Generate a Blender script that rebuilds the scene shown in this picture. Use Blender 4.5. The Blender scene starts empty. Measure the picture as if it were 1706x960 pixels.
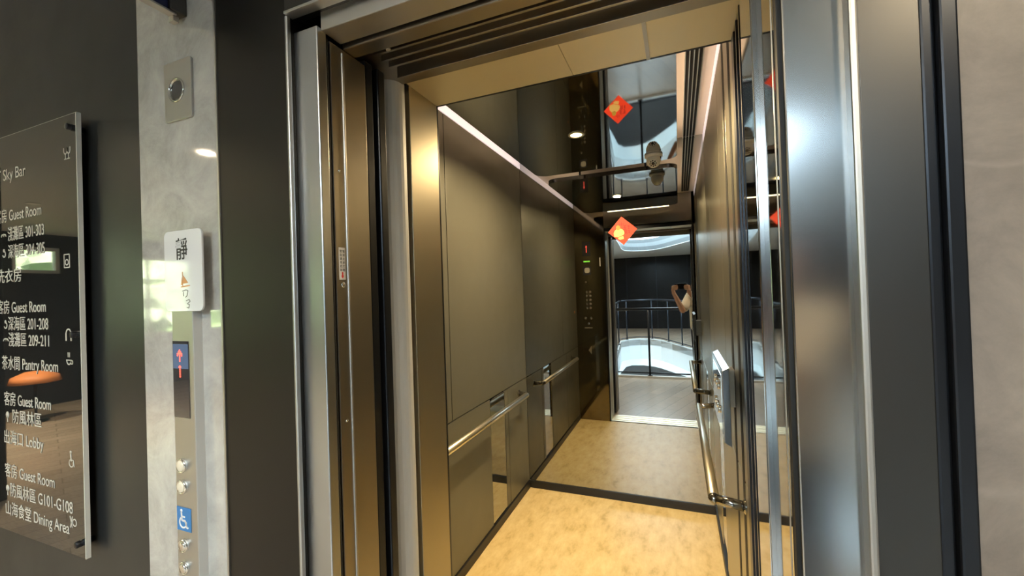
import bpy, bmesh, math, random
from mathutils import Vector, Matrix
random.seed(7)
sc = bpy.context.scene
COL = sc.collection
PI = math.pi

# ------------------------------------------------------------------ camera
cam = bpy.data.cameras.new('camera')
cam.sensor_width = 36.0
cam.lens = 697.09 / 1706 * 36.0
cam.clip_start = 0.004
cam.clip_end = 200
cam_o = bpy.data.objects.new('camera', cam)
COL.objects.link(cam_o)
_y, _p, _r = math.radians(21.673), math.radians(0.539), math.radians(-1.893)
_fw = Vector((-math.sin(_y) * math.cos(_p), math.cos(_y) * math.cos(_p), math.sin(_p)))
_r0 = Vector((math.cos(_y), math.sin(_y), 0))
_u0 = _r0.cross(_fw)
_rt = math.cos(_r) * _r0 + math.sin(_r) * _u0
_up = -math.sin(_r) * _r0 + math.cos(_r) * _u0
cam_o.matrix_world = Matrix(((_rt.x, _up.x, -_fw.x, 0), (_rt.y, _up.y, -_fw.y, 0), (_rt.z, _up.z, -_fw.z, 1.5), (0, 0, 0, 1)))
sc.camera = cam_o

# ------------------------------------------------------------------ world, exposure
sc.view_settings.view_transform = 'Standard'
sc.view_settings.look = 'None'
sc.view_settings.gamma = 1.0
sc.view_settings.use_curve_mapping = False
sc.view_settings.exposure = 0.0
try:
    sc.cycles.max_bounces = 16
    sc.cycles.glossy_bounces = 12
    sc.cycles.diffuse_bounces = 5
    sc.cycles.sample_clamp_indirect = 6.0
    sc.cycles.caustics_reflective = True
    sc.cycles.blur_glossy = 0.3
    sc.cycles.use_denoising = True
except Exception:
    pass
w = bpy.data.worlds.new('sky')
sc.world = w
w.use_nodes = True
nt = w.node_tree
bg = nt.nodes['Background']
sky = nt.nodes.new('ShaderNodeTexSky')
sky.sky_type = 'NISHITA'
sky.sun_disc = False
sky.sun_elevation = math.radians(50)
sky.sun_rotation = math.radians(120)
nt.links.new(sky.outputs[0], bg.inputs[0])
bg.inputs[1].default_value = 0.6


def area(name, loc, rot, size, size_y, watts, color, spread=180, shape='RECTANGLE'):
    l = bpy.data.lights.new(name, 'AREA')
    l.shape = shape
    l.size = size
    if shape in ('RECTANGLE', 'ELLIPSE'):
        l.size_y = size_y
    l.energy = watts
    l.color = color
    l.spread = math.radians(spread)
    o = bpy.data.objects.new(name, l)
    COL.objects.link(o)
    o.location = loc
    o.rotation_euler = rot
    return o


# sun and sky light the garden outside; the atrium's roof light and the lamps are built with the room
sun = bpy.data.lights.new('sun', 'SUN')
sun.energy = 70
sun.angle = 0.05
sun.color = (1, 0.96, 0.88)
sun_o = bpy.data.objects.new('sun', sun)
COL.objects.link(sun_o)
sun_o.rotation_euler = (math.radians(8), math.radians(38), 0)


# ------------------------------------------------------------------ materials
def mat(name, color=(0.5, 0.5, 0.5), metallic=0.0, rough=0.5, spec=0.5, emit=None, emit_s=0.0, var=0.0, var_scale=(4, 4, 4), rvar=0.0, aniso=0.0, coat=0.0, bump=0.0, trans=0.0, ior=1.45, sub=0.0):
    m = bpy.data.materials.new(name)
    m.use_nodes = True
    n = m.node_tree
    b = n.nodes['Principled BSDF']
    b.inputs['Base Color'].default_value = (*color, 1)
    b.inputs['Metallic'].default_value = metallic
    b.inputs['Roughness'].default_value = rough
    b.inputs['Specular IOR Level'].default_value = spec
    b.inputs['Anisotropic'].default_value = aniso
    b.inputs['Coat Weight'].default_value = coat
    b.inputs['Transmission Weight'].default_value = trans
    b.inputs['IOR'].default_value = ior
    b.inputs['Subsurface Weight'].default_value = sub
    if emit:
        b.inputs['Emission Color'].default_value = (*emit, 1)
        b.inputs['Emission Strength'].default_value = emit_s
    if var or rvar or bump:
        g = n.nodes.new('ShaderNodeNewGeometry')
        mp = n.nodes.new('ShaderNodeMapping')
        mp.inputs['Scale'].default_value = var_scale
        n.links.new(g.outputs['Position'], mp.inputs['Vector'])
        nz = n.nodes.new('ShaderNodeTexNoise')
        nz.inputs['Scale'].default_value = 1.0
        nz.inputs['Detail'].default_value = 5
        n.links.new(mp.outputs[0], nz.inputs['Vector'])
        if var:
            mx = n.nodes.new('ShaderNodeMix')
            mx.data_type = 'RGBA'
            mx.inputs[6].default_value = (*[c * (1 - var) for c in color], 1)
            mx.inputs[7].default_value = (*[min(1, c * (1 + var)) for c in color], 1)
            n.links.new(nz.outputs['Fac'], mx.inputs[0])
            n.links.new(mx.outputs[2], b.inputs['Base Color'])
        if rvar:
            mr = n.nodes.new('ShaderNodeMapRange')
            mr.inputs[1].default_value = 0.3
            mr.inputs[2].default_value = 0.7
            mr.inputs[3].default_value = max(0.01, rough - rvar)
            mr.inputs[4].default_value = rough + rvar
            n.links.new(nz.outputs['Fac'], mr.inputs[0])
            n.links.new(mr.outputs[0], b.inputs['Roughness'])
        if bump:
            bp = n.nodes.new('ShaderNodeBump')
            bp.inputs['Strength'].default_value = bump
            bp.inputs['Distance'].default_value = 0.004
            n.links.new(nz.outputs['Fac'], bp.inputs['Height'])
            n.links.new(bp.outputs[0], b.inputs['Normal'])
    return m


def ramp_noise(m, stops, scale, nscale=1.0, detail=6, rough=0.6, dist=0.0):
    n = m.node_tree
    b = n.nodes['Principled BSDF']
    g = n.nodes.new('ShaderNodeNewGeometry')
    mp = n.nodes.new('ShaderNodeMapping')
    mp.inputs['Scale'].default_value = scale
    n.links.new(g.outputs['Position'], mp.inputs['Vector'])
    nz = n.nodes.new('ShaderNodeTexNoise')
    nz.inputs['Scale'].default_value = nscale
    nz.inputs['Detail'].default_value = detail
    nz.inputs['Roughness'].default_value = rough
    nz.inputs['Distortion'].default_value = dist
    n.links.new(mp.outputs[0], nz.inputs['Vector'])
    cr = n.nodes.new('ShaderNodeValToRGB')
    while len(cr.color_ramp.elements) < len(stops):
        cr.color_ramp.elements.new(0.5)
    for e, (p, c) in zip(cr.color_ramp.elements, stops):
        e.position = p
        e.color = (*c, 1)
    n.links.new(nz.outputs['Fac'], cr.inputs[0])
    n.links.new(cr.outputs[0], b.inputs['Base Color'])
    return cr, mp, g


def marble_mat(name, base, vein, rough, spec):
    m = mat(name, base, 0, rough, spec, coat=0.6 if rough < .1 else 0.0)
    m.node_tree.nodes['Principled BSDF'].inputs['Coat Roughness'].default_value = 0.03
    n = m.node_tree
    cr, mp, g = ramp_noise(m, [(0.25, tuple(c * 0.62 for c in base)), (0.5, base), (0.75, tuple(min(1, c * 1.34) for c in base))], (3.2, 3.2, 3.2), 2.2, 10, 0.74, 0.4)
    b = n.nodes['Principled BSDF']
    nz = n.nodes.new('ShaderNodeTexNoise')
    nz.inputs['Scale'].default_value = 0.55
    nz.inputs['Detail'].default_value = 2.5
    n.links.new(mp.outputs[0], nz.inputs['Vector'])
    ma = n.nodes.new('ShaderNodeMath'); ma.operation = 'SUBTRACT'; ma.inputs[1].default_value = 0.5
    n.links.new(nz.outputs['Fac'], ma.inputs[0])
    ab = n.nodes.new('ShaderNodeMath'); ab.operation = 'ABSOLUTE'
    n.links.new(ma.outputs[0], ab.inputs[0])
    mr = n.nodes.new('ShaderNodeMapRange')
    mr.inputs[1].default_value = 0.0; mr.inputs[2].default_value = 0.008
    mr.inputs[3].default_value = 0.3; mr.inputs[4].default_value = 0.0
    n.links.new(ab.outputs[0], mr.inputs[0])
    mx = n.nodes.new('ShaderNodeMix'); mx.data_type = 'RGBA'
    n.links.new(mr.outputs[0], mx.inputs[0])
    n.links.new(cr.outputs[0], mx.inputs[6])
    mx.inputs[7].default_value = (*vein, 1)
    n.links.new(mx.outputs[2], b.inputs['Base Color'])
    return m


def plank_mat(name, c1, c2, mortar, rough, pw=0.16, pl=1.2, spec=0.5):
    m = mat(name, c1, 0, rough, spec)
    n = m.node_tree
    b = n.nodes['Principled BSDF']
    g = n.nodes.new('ShaderNodeNewGeometry')
    mp = n.nodes.new('ShaderNodeMapping')
    mp.inputs['Rotation'].default_value = (0, 0, math.radians(70))
    n.links.new(g.outputs['Position'], mp.inputs['Vector'])
    br = n.nodes.new('ShaderNodeTexBrick')
    br.inputs['Scale'].default_value = 1.0
    br.inputs['Brick Width'].default_value = pl
    br.inputs['Row Height'].default_value = pw
    br.inputs['Mortar Size'].default_value = 0.002
    br.inputs['Color1'].default_value = (*c1, 1)
    br.inputs['Color2'].default_value = (*c2, 1)
    br.inputs['Mortar'].default_value = (*mortar, 1)
    n.links.new(mp.outputs[0], br.inputs['Vector'])
    mp2 = n.nodes.new('ShaderNodeMapping')
    mp2.inputs['Scale'].default_value = (3, 40, 3)
    mp2.inputs['Rotation'].default_value = (0, 0, math.radians(70))
    n.links.new(g.outputs['Position'], mp2.inputs['Vector'])
    nz = n.nodes.new('ShaderNodeTexNoise'); nz.inputs['Detail'].default_value = 5
    n.links.new(mp2.outputs[0], nz.inputs['Vector'])
    mx = n.nodes.new('ShaderNodeMix'); mx.data_type = 'RGBA'; mx.blend_type = 'OVERLAY'
    mx.inputs[0].default_value = 0.5
    n.links.new(br.outputs[0], mx.inputs[6]); n.links.new(nz.outputs['Fac'], mx.inputs[7])
    n.links.new(mx.outputs[2], b.inputs['Base Color'])
    return m


BR = (60, 60, 1.2)        # brushing streaks run up the upright steel
M = {}
M['steel'] = mat('brushed_steel', (0.35, 0.36, 0.37), 1, 0.18)
M['steel_lit'] = mat('lit_brushed_steel', (0.50, 0.515, 0.53), 1, 0.30)  # same brushed steel, lightened so the left jamb face looks better lit
M['steel_soft'] = mat('satin_steel', (0.52, 0.51, 0.49), 1, 0.42)
M['steel_warm'] = mat('bronze_steel', (0.36, 0.325, 0.27), 1, 0.33)
M['steel_gold'] = mat('champagne_steel', (0.82, 0.74, 0.55), 1, 0.48)
M['steel_tan'] = mat('tan_steel', (0.40, 0.355, 0.26), 1, 0.38)
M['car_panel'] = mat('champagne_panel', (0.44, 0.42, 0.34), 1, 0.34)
M['steel_dark'] = mat('black_steel', (0.085, 0.083, 0.08), 1, 0.36)
M['steel_dim'] = mat('dim_black_steel', (0.05, 0.047, 0.043), 1, 0.42)  # same black steel, darkened to hold down the lobby's reflections on the left
M['steel_black'] = mat('black_trim', (0.03, 0.033, 0.04), 0.8, 0.3)
M['polish'] = mat('polished_steel', (0.50, 0.49, 0.46), 1, 0.04)
M['chrome'] = mat('chrome', (0.85, 0.84, 0.82), 1, 0.07)
M['rail_steel'] = mat('rail_steel', (0.90, 0.84, 0.70), 1, 0.3)
M['bracket'] = mat('dark_chrome', (0.30, 0.29, 0.27), 1, 0.15)
M['alu'] = mat('grey_aluminium', (0.55, 0.56, 0.56), 0.25, 0.55, rvar=0.05, var_scale=(300, 300, 300))
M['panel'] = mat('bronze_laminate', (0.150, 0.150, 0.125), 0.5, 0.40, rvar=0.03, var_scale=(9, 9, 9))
M['cop'] = mat('bronze_mirror_steel', (0.27, 0.235, 0.16), 1, 0.07)
M['mirror'] = mat('tinted_mirror', (0.40, 0.41, 0.40), 1, 0.002)
M['ceil_panel'] = mat('black_mirror_steel', (0.37, 0.375, 0.37), 1, 0.03)
M['groove'] = mat('groove_black', (0.006, 0.006, 0.006), 0, 0.6)
M['rubber'] = mat('black_rubber', (0.012, 0.012, 0.012), 0, 0.45)
M['white_paint'] = mat('white_paint', (0.78, 0.76, 0.74), 0, 0.5)
M['car_ceiling'] = mat('car_ceiling_paint', (0.80, 0.72, 0.64), 0, 0.45)
M['slot'] = mat('slot_black', (0.004, 0.004, 0.004), 0, 0.8)
M['marble'] = marble_mat('grey_marble', (0.40, 0.39, 0.37), (0.50, 0.49, 0.46), 0.05, 1.0)
M['marble_dim'] = marble_mat('dim_grey_marble', (0.19, 0.165, 0.145), (0.29, 0.26, 0.235), 0.4, 0.5)  # same grey marble, coloured darker because less light reaches this side
M['dark_wall'] = mat('charcoal_wall', (0.016, 0.017, 0.0175), 0, 0.34, 0.35, rvar=0.04, var_scale=(5, 5, 5))
M['black_wall'] = mat('black_panelling', (0.012, 0.012, 0.013), 0, 0.25, 0.4)
M['acrylic'] = mat('smoked_acrylic', (0.012, 0.013, 0.013), 0, 0.02, 0.8)
M['acrylic_edge'] = mat('frosted_edge', (0.62, 0.62, 0.58), 0, 0.5)
M['letter'] = mat('pale_lettering', (0.55, 0.54, 0.50), 0, 0.5)
M['black_ink'] = mat('black_ink', (0.005, 0.005, 0.005), 0, 0.5)
M['grey_ink'] = mat('grey_ink', (0.16, 0.16, 0.15), 0, 0.5)
M['orange_ink'] = mat('orange_ink', (0.60, 0.30, 0.12), 0, 0.5)
M['red_ink'] = mat('red_ink', (0.62, 0.03, 0.03), 0, 0.5)
M['dark_red'] = mat('dark_red_ink', (0.35, 0.01, 0.01), 0, 0.5)
M['red_paper'] = mat('red_paper', (0.80, 0.055, 0.02), 0, 0.5, var=0.08, var_scale=(30, 30, 30))
M['yellow_ink'] = mat('pale_yellow_ink', (0.90, 0.66, 0.24), 0, 0.5)
M['olive_ink'] = mat('olive_gold_ink', (0.42, 0.30, 0.05), 0, 0.5)
M['white_paper'] = mat('white_paper', (0.78, 0.74, 0.70), 0, 0.6)
M['placard'] = mat('white_acrylic', (0.62, 0.63, 0.64), 0, 0.06, 0.7)
M['blue'] = mat('blue_label', (0.02, 0.16, 0.42), 0, 0.35)
M['navy'] = mat('navy_sign', (0.008, 0.014, 0.06), 0, 0.3)
M['white'] = mat('white_ink', (0.8, 0.8, 0.8), 0, 0.4)
M['glass_black'] = mat('display_glass', (0.03, 0.03, 0.035), 0, 0.02, 1.0)
M['reflection_blue'] = mat('display_reflection', (0.05, 0.07, 0.11), 0, 0.1, emit=(0.16, 0.24, 0.42), emit_s=0.35)  # blue reflection on the call display, painted as a dim glow
M['led_red'] = mat('led_red', (0.3, 0.02, 0.01), 0, 0.4, emit=(1, 0.10, 0.06), emit_s=3.0)
M['led_green'] = mat('led_green', (0.05, 0.3, 0.02), 0, 0.4, emit=(0.35, 1, 0.08), emit_s=2.2)
M['led_warm'] = mat('led_warm', (1, 0.8, 0.5), 0, 0.4, emit=(1, 0.82, 0.5), emit_s=22.0)
M['lamp'] = mat('downlight_diffuser', (1, 0.9, 0.7), 0, 0.4, emit=(1, 0.72, 0.30), emit_s=30.0)
M['tape'] = mat('light_tape', (1, 0.85, 0.7), 0, 0.4, emit=(1, 0.72, 0.48), emit_s=14.0)
M['cove'] = mat('cove_diffuser', (0.9, 0.85, 0.9), 0, 0.5, emit=(0.93, 0.80, 0.84), emit_s=0.62)
M['hall_lamp'] = mat('hall_lamp_diffuser', (1, 0.95, 0.85), 0, 0.4, emit=(1, 0.9, 0.72), emit_s=25.0)
M['skylight'] = mat('roof_light', (0.9, 0.95, 1), 0, 0.5, emit=(0.70, 0.89, 1.0), emit_s=22.0)
M['button'] = mat('cream_button', (0.74, 0.68, 0.56), 0.2, 0.3)
M['hall_ceiling'] = mat('grey_ceiling_paint', (0.60, 0.63, 0.65), 0, 0.6)
M['fascia'] = mat('grey_cove_paint', (0.085, 0.095, 0.10), 0, 0.6)
M['fascia_pale'] = mat('light_grey_cove_paint', (0.16, 0.175, 0.185), 0, 0.6)
M['hall_floor'] = plank_mat('oak_plank_floor', (0.40, 0.34, 0.275), (0.33, 0.28, 0.225), (0.14, 0.12, 0.10), 0.24)
M['void_floor'] = mat('pale_blue_floor', (0.70, 0.80, 0.84), 0, 0.5, var=0.04, var_scale=(1.5, 1.5, 1.5))
M['void_dark'] = mat('dark_slab', (0.012, 0.012, 0.013), 0, 0.5)
M['edge_white'] = mat('white_edging', (0.82, 0.86, 0.88), 0, 0.4)
M['rail_dark'] = mat('dark_blue_rail', (0.022, 0.028, 0.04), 0.4, 0.28)
M['grey_wall'] = mat('grey_stone_wall', (0.20, 0.19, 0.18), 0, 0.6, var=0.3, var_scale=(3, 3, 3))
M['frame'] = mat('white_window_frame', (0.75, 0.76, 0.74), 0, 0.4)
M['window_glass'] = mat('window_glass', (1, 1, 1), 0, 0.0, 0.5, trans=1.0, ior=1.02)
M['skin'] = mat('skin', (0.60, 0.36, 0.25), 0, 0.5, sub=0.05)
M['shirt'] = mat('cream_shirt', (0.66, 0.60, 0.50), 0, 0.8, var=0.06, var_scale=(40, 40, 40))
M['trousers'] = mat('dark_trousers', (0.03, 0.035, 0.05), 0, 0.85, var=0.1, var_scale=(40, 40, 40))
M['hair'] = mat('black_hair', (0.012, 0.010, 0.009), 0, 0.45, bump=0.6, var_scale=(200, 200, 30))
M['shoe'] = mat('shoe_leather', (0.03, 0.028, 0.026), 0, 0.4)
M['phone'] = mat('phone_body', (0.012, 0.012, 0.014), 0.3, 0.15)
M['cam_white'] = mat('white_plastic', (0.74, 0.72, 0.67), 0, 0.35)
M['cam_dark'] = mat('dark_lens', (0.01, 0.008, 0.01), 0, 0.05, 0.8)
M['leaf'] = mat('leaves', (0.44, 0.53, 0.33), 0, 0.7, var=0.55, var_scale=(2.2, 2.2, 2.2))
M['bark'] = mat('bark', (0.12, 0.09, 0.06), 0, 0.9, var=0.3, var_scale=(10, 10, 2))
M['grass'] = mat('lawn', (0.24, 0.36, 0.12), 0, 0.9, var=0.4, var_scale=(3, 3, 3))
M['fabric'] = mat('grey_fabric', (0.34, 0.32, 0.29), 0, 0.9, var=0.2, var_scale=(20, 20, 20))
M['fabric_pale'] = mat('pale_fabric', (0.55, 0.52, 0.46), 0, 0.9)
M['orange'] = mat('orange_shade', (0.75, 0.28, 0.10), 0, 0.5)

# car floor: honey coloured vinyl with a mottled grain
M['car_floor'] = mat('honey_vinyl', (0.7, 0.5, 0.25), 0, 0.38, 0.4)
ramp_noise(M['car_floor'], [(0.28, (0.46, 0.335, 0.13)), (0.45, (0.67, 0.51, 0.24)), (0.62, (0.76, 0.61, 0.32)), (0.8, (0.81, 0.69, 0.40))], (17, 7, 10), 0.9, 8, 0.66, 0.12)


# ------------------------------------------------------------------ mesh helpers
class MB:
    """Collects shapes in world coordinates; build() links them as ONE mesh object."""
    def __init__(self):
        self.bm = bmesh.new()

    def _merge(self, tmp):
        me = bpy.data.meshes.new('tmp')
        tmp.to_mesh(me)
        tmp.free()
        self.bm.from_mesh(me)
        bpy.data.meshes.remove(me)
        return self

    def box(self, x0, x1, y0, y1, z0, z1, bevel=0.0, seg=2):
        t = bmesh.new()
        bmesh.ops.create_cube(t, size=1.0)
        for v in t.verts:
            v.co = Vector((x0 + (v.co.x + .5) * (x1 - x0), y0 + (v.co.y + .5) * (y1 - y0), z0 + (v.co.z + .5) * (z1 - z0)))
        if bevel > 0:
            bmesh.ops.bevel(t, geom=list(t.edges), offset=bevel, segments=seg, affect='EDGES', profile=0.5)
        return self._merge(t)

    def prism(self, pts, axis, a, b, bevel=0.0):
        """closed polygon pts (2D) extruded along axis from a to b. axis 'x': pts=(y,z); 'y': (x,z); 'z': (x,y)"""
        t = bmesh.new()
        def P(p, h):
            return {'x': (h, p[0], p[1]), 'y': (p[0], h, p[1]), 'z': (p[0], p[1], h)}[axis]
        va = [t.verts.new(P(p, a)) for p in pts]
        vb = [t.verts.new(P(p, b)) for p in pts]
        n = len(pts)
        t.faces.new(va)
        t.faces.new(vb[::-1])
        for i in range(n):
            t.faces.new((va[i], vb[i], vb[(i + 1) % n], va[(i + 1) % n]))
        bmesh.ops.recalc_face_normals(t, faces=list(t.faces))
        if bevel > 0:
            es = [e for e in t.edges if abs((e.verts[0].co - e.verts[1].co).length - abs(b - a)) > 1e-7 or True]
            bmesh.ops.bevel(t, geom=es, offset=bevel, segments=2, affect='EDGES', profile=0.5)
        return self._merge(t)

    def tube(self, pts, r, n=14, cap=True, round_joint=True):
        """swept round bar through points"""
        t = bmesh.new()
        pts = [Vector(p) for p in pts]
        rs = r if isinstance(r, (list, tuple)) else [r] * len(pts)
        rings = []
        prev_u = None
        for i, p in enumerate(pts):
            if i == 0: d = pts[1] - p
            elif i == len(pts) - 1: d = p - pts[i - 1]
            else:
                d = (pts[i + 1] - p).normalized() + (p - pts[i - 1]).normalized()
            d.normalize()
            if prev_u is None:
                a = Vector((0, 0, 1)) if abs(d.z) < .9 else Vector((1, 0, 0))
                u = d.cross(a).normalized()
            else:
                u = (prev_u - d * prev_u.dot(d)).normalized()
            prev_u = u
            v = d.cross(u)
            k = 1.0
            if 0 < i < len(pts) - 1:
                c = (p - pts[i - 1]).normalized().dot(d)
                k = 1 / max(c, .5)
            rings.append([t.verts.new(p + (u * math.cos(2 * PI * j / n) + v * math.sin(2 * PI * j / n)) * rs[i] * (k if False else 1)) for j in range(n)])
        for a, b in zip(rings, rings[1:]):
            for j in range(n):
                t.faces.new((a[j], a[(j + 1) % n], b[(j + 1) % n], b[j]))
        if cap:
            t.faces.new(rings[0][::-1]); t.faces.new(rings[-1])
        bmesh.ops.recalc_face_normals(t, faces=list(t.faces))
        for f in t.faces: f.smooth = len(f.verts) == 4
        return self._merge(t)

    def lathe(self, prof, center, axis=(0, 0, 1), n=28):
        """prof: (radius, height) list revolved about axis through center"""
        t = bmesh.new()
        ax = Vector(axis).normalized()
        a = Vector((0, 0, 1)) if abs(ax.z) < .9 else Vector((1, 0, 0))
        u = ax.cross(a).normalized(); v = ax.cross(u)
        c = Vector(center)
        rings = []
        for r, h in prof:
            if r < 1e-6:
                rings.append([t.verts.new(c + ax * h)])
            else:
                rings.append([t.verts.new(c + ax * h + (u * math.cos(2 * PI * j / n) + v * math.sin(2 * PI * j / n)) * r) for j in range(n)])
        for a_, b_ in zip(rings, rings[1:]):
            if len(a_) == 1 and len(b_) == 1: continue
            for j in range(n):
                k = (j + 1) % n
                if len(a_) == 1: t.faces.new((a_[0], b_[k], b_[j]))
                elif len(b_) == 1: t.faces.new((a_[j], a_[k], b_[0]))
                else: t.faces.new((a_[j], a_[k], b_[k], b_[j]))
        if len(rings[0]) > 1: t.faces.new(rings[0])
        if len(rings[-1]) > 1: t.faces.new(rings[-1][::-1])
        bmesh.ops.recalc_face_normals(t, faces=list(t.faces))
        for f in t.faces: f.smooth = len(f.verts) <= 4
        return self._merge(t)

    def sphere(self, c, r, seg=20, ring=12, scale=(1, 1, 1), rot=None):
        t = bmesh.new()
        bmesh.ops.create_uvsphere(t, u_segments=seg, v_segments=ring, radius=1)
        for v in t.verts:
            q = Vector((v.co.x * r * scale[0], v.co.y * r * scale[1], v.co.z * r * scale[2]))
            if rot is not None: q = rot @ q
            v.co = q + Vector(c)
        for f in t.faces: f.smooth = True
        return self._merge(t)

    def ico(self, c, r, sub=3, amp=0.0, scale=(1, 1, 1), seed=0):
        t = bmesh.new()
        bmesh.ops.create_icosphere(t, subdivisions=sub, radius=1)
        rnd = random.Random(seed)
        for v in t.verts:
            k = 1 + amp * (rnd.random() - .5) * 2
            v.co = Vector((c[0] + v.co.x * r * scale[0] * k, c[1] + v.co.y * r * scale[1] * k, c[2] + v.co.z * r * scale[2] * k))
        return self._merge(t)

    def holed(self, outer, holes, z0, z1):
        """slab with holes"""
        t = bmesh.new()
        es = []
        for lp in [outer] + holes:
            vs = [t.verts.new((x, y, z0)) for x, y in lp]
            for i in range(len(vs)):
                es.append(t.edges.new((vs[i], vs[(i + 1) % len(vs)])))
        bmesh.ops.triangle_fill(t, use_beauty=True, use_dissolve=False, edges=es)
        ret = bmesh.ops.extrude_face_region(t, geom=list(t.faces))
        for v in [g for g in ret['geom'] if isinstance(g, bmesh.types.BMVert)]:
            v.co.z = z1
        bmesh.ops.recalc_face_normals(t, faces=list(t.faces))
        return self._merge(t)

    def text(self, s, origin, size, right=(1, 0, 0), up=(0, 0, 1), depth=0.0006, width=None, bold=0.0, align='LEFT'):
        c = bpy.data.curves.new('t', 'FONT')
        c.body = s
        c.size = 1.0
        c.extrude = 0.5
        c.offset = bold
        c.align_x = align
        o = bpy.data.objects.new('t', c)
        COL.objects.link(o)
        dg = bpy.context.evaluated_depsgraph_get()
        me = bpy.data.meshes.new_from_object(o.evaluated_get(dg))
        xs = [v.co.x for v in me.vertices] or [0, 1]
        wd = max(xs) - min(xs)
        sx = size if width is None else width / max(wd, 1e-6)
        R = Vector(right); U = Vector(up); N = R.cross(U)
        O = Vector(origin)
        for v in me.vertices:
            v.co = O + R * ((v.co.x - (min(xs) if width is not None else 0)) * sx) + U * (v.co.y * size) + N * (v.co.z + .5) * depth
        self.bm.from_mesh(me)
        bpy.data.meshes.remove(me)
        bpy.data.objects.remove(o)
        bpy.data.curves.remove(c)
        return self

    def build(self, name, material, parent=None, smooth=False):
        bm = self.bm
        me = bpy.data.meshes.new(name)
        if parent is not None:
            off = wloc(parent)
            for v in bm.verts: v.co -= off
        bm.to_mesh(me)
        bm.free()
        o = bpy.data.objects.new(name, me)
        COL.objects.link(o)
        if parent is not None: o.parent = parent
        for m in (material if isinstance(material, (list, tuple)) else [material]):
            me.materials.append(m)
        if smooth:
            for p in me.polygons: p.use_smooth = True
        return o


def wloc(o):
    p = Vector((0, 0, 0))
    while o is not None:
        p += o.location
        o = o.parent
    return p


def tag(o, label=None, cat=None, group=None, kind=None):
    if label: o['label'] = label
    if cat: o['category'] = cat
    if group: o['group'] = group
    if kind: o['kind'] = kind
    return o


def thing(name, loc, label, cat, group=None):
    o = bpy.data.objects.new(name, None)
    o.empty_display_size = 0.05
    COL.objects.link(o)
    o.location = loc
    return tag(o, label, cat, group)


def struct(name, mb, m, label=None, cat=None, parent=None):
    o = mb.build(name, m, parent)
    if parent is None: tag(o, label or name.replace('_', ' '), cat or name.split('_')[0], kind='structure')
    return o


def copy_tree(o, parent=None):
    c = o.copy(); COL.objects.link(c)
    if parent is not None: c.parent = parent
    for ch in list(o.children): copy_tree(ch, c)
    return c


# ------------------------------------------------------------------ dimensions
XL, XR = -1.11, 0.185        # car side walls
YM = 3.03                    # mirror on the car's rear wall
YF = 1.25                    # inner face of the car front
DL, DR = -0.755, 0.155       # car door opening
HP = 2.335                   # underside of the floating ceiling panel
HC = 2.50                    # car ceiling
HW = 2.445                   # top of the car wall panels
CX = (XL + XR) / 2

# ------------------------------------------------------------------ hall: floor, void, walls, ceiling
VOID = [(-1.22, -1.28), (-1.26, -2.05), (-1.38, -4.0), (-1.54, -5.93), (-1.36, -6.36), (-1.08, -6.56), (-0.77, -6.57), (-0.50, -6.30), (-0.2, -5.69), (0.33, -4.46), (1.0, -2.9), (1.45, -1.8), (1.5, -1.45), (1.4, -1.28)]


def grow(poly, k, dy=0.0):
    cx = sum(p[0] for p in poly) / len(poly); cy = sum(p[1] for p in poly) / len(poly)
    return [(cx + (p[0] - cx) * k, cy + (p[1] - cy) * k + dy) for p in poly]


def smooth_poly(poly, it=2):
    for _ in range(it):
        q = []
        for i in range(len(poly)):
            a, b = poly[i], poly[(i + 1) % len(poly)]
            q += [(a[0] * .75 + b[0] * .25, a[1] * .75 + b[1] * .25), (a[0] * .25 + b[0] * .75, a[1] * .25 + b[1] * .75)]
        poly = q
    return poly


HZ = 2.62
struct('floor', MB().holed([(-9.6, -10.0), (3.6, -10.0), (3.6, 0.98), (-9.6, 0.98)], [VOID], -0.16, 0.0), M['hall_floor'], 'grey brown plank floor of the landing around the atrium opening', 'floor')
struct('floor_atrium', MB().box(-9.6, 6, -14, 0.9, -0.65, -0.55), M['void_floor'], 'pale blue floor seen down in the atrium opening', 'floor')
struct('floor_recess', MB().prism([(0.95, -1.9), (0.5, -3.1), (0.1, -3.94), (-0.45, -4.85), (-0.62, -5.05), (-0.9, -5.2), (-1.18, -5.15), (-1.30, -4.88), (-1.34, -3.6), (-1.30, -1.6), (0.9, -1.5)], 'z', -0.55, -0.50), M['void_dark'], 'dark rounded slab on the pale atrium floor', 'floor')
# white edging of the opening
t = MB()
g1 = [(x, y) for x, y in grow(VOID, 1.0)]
g2 = grow(VOID, 1.022)
t.holed(g2, [g1], -0.55, 0.03)
struct('trim_1', t, M['edge_white'], 'white edging around the atrium opening', 'trim')

# landing ceiling with a tiered cove over the void
H1 = smooth_poly(grow(VOID, 0.98, -0.75), 2)
H2 = smooth_poly(grow(VOID, 1.05, -0.75), 2)
H3 = smooth_poly(grow(VOID, 1.12, -0.75), 2)
struct('ceiling', MB().holed([(-9.6, -10.0), (3.6, -10.0), (3.6, 1.0), (-9.6, 1.0)], [H1], HZ, HZ + 0.012), M['hall_ceiling'], 'pale grey landing ceiling', 'ceiling')
struct('ceiling_fascia', MB().holed([(-9.6, -10.0), (3.6, -10.0), (3.6, 1.0), (-9.6, 1.0)], [H1], HZ + 0.012, HZ + 0.13), M['fascia'], 'lowest curved grey step of the ceiling cove', 'ceiling')
struct('ceiling_tier', MB().holed(smooth_poly(grow(VOID, 1.5, -0.75), 1), [H2], HZ + 0.13, HZ + 0.26), M['fascia_pale'], 'middle step of the curved ceiling cove', 'ceiling')
struct('ceiling_cove', MB().holed(smooth_poly(grow(VOID, 1.6, -0.75), 1), [H3], HZ + 0.26, HZ + 0.39), M['fascia'], 'upper step of the curved ceiling cove', 'ceiling')
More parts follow.
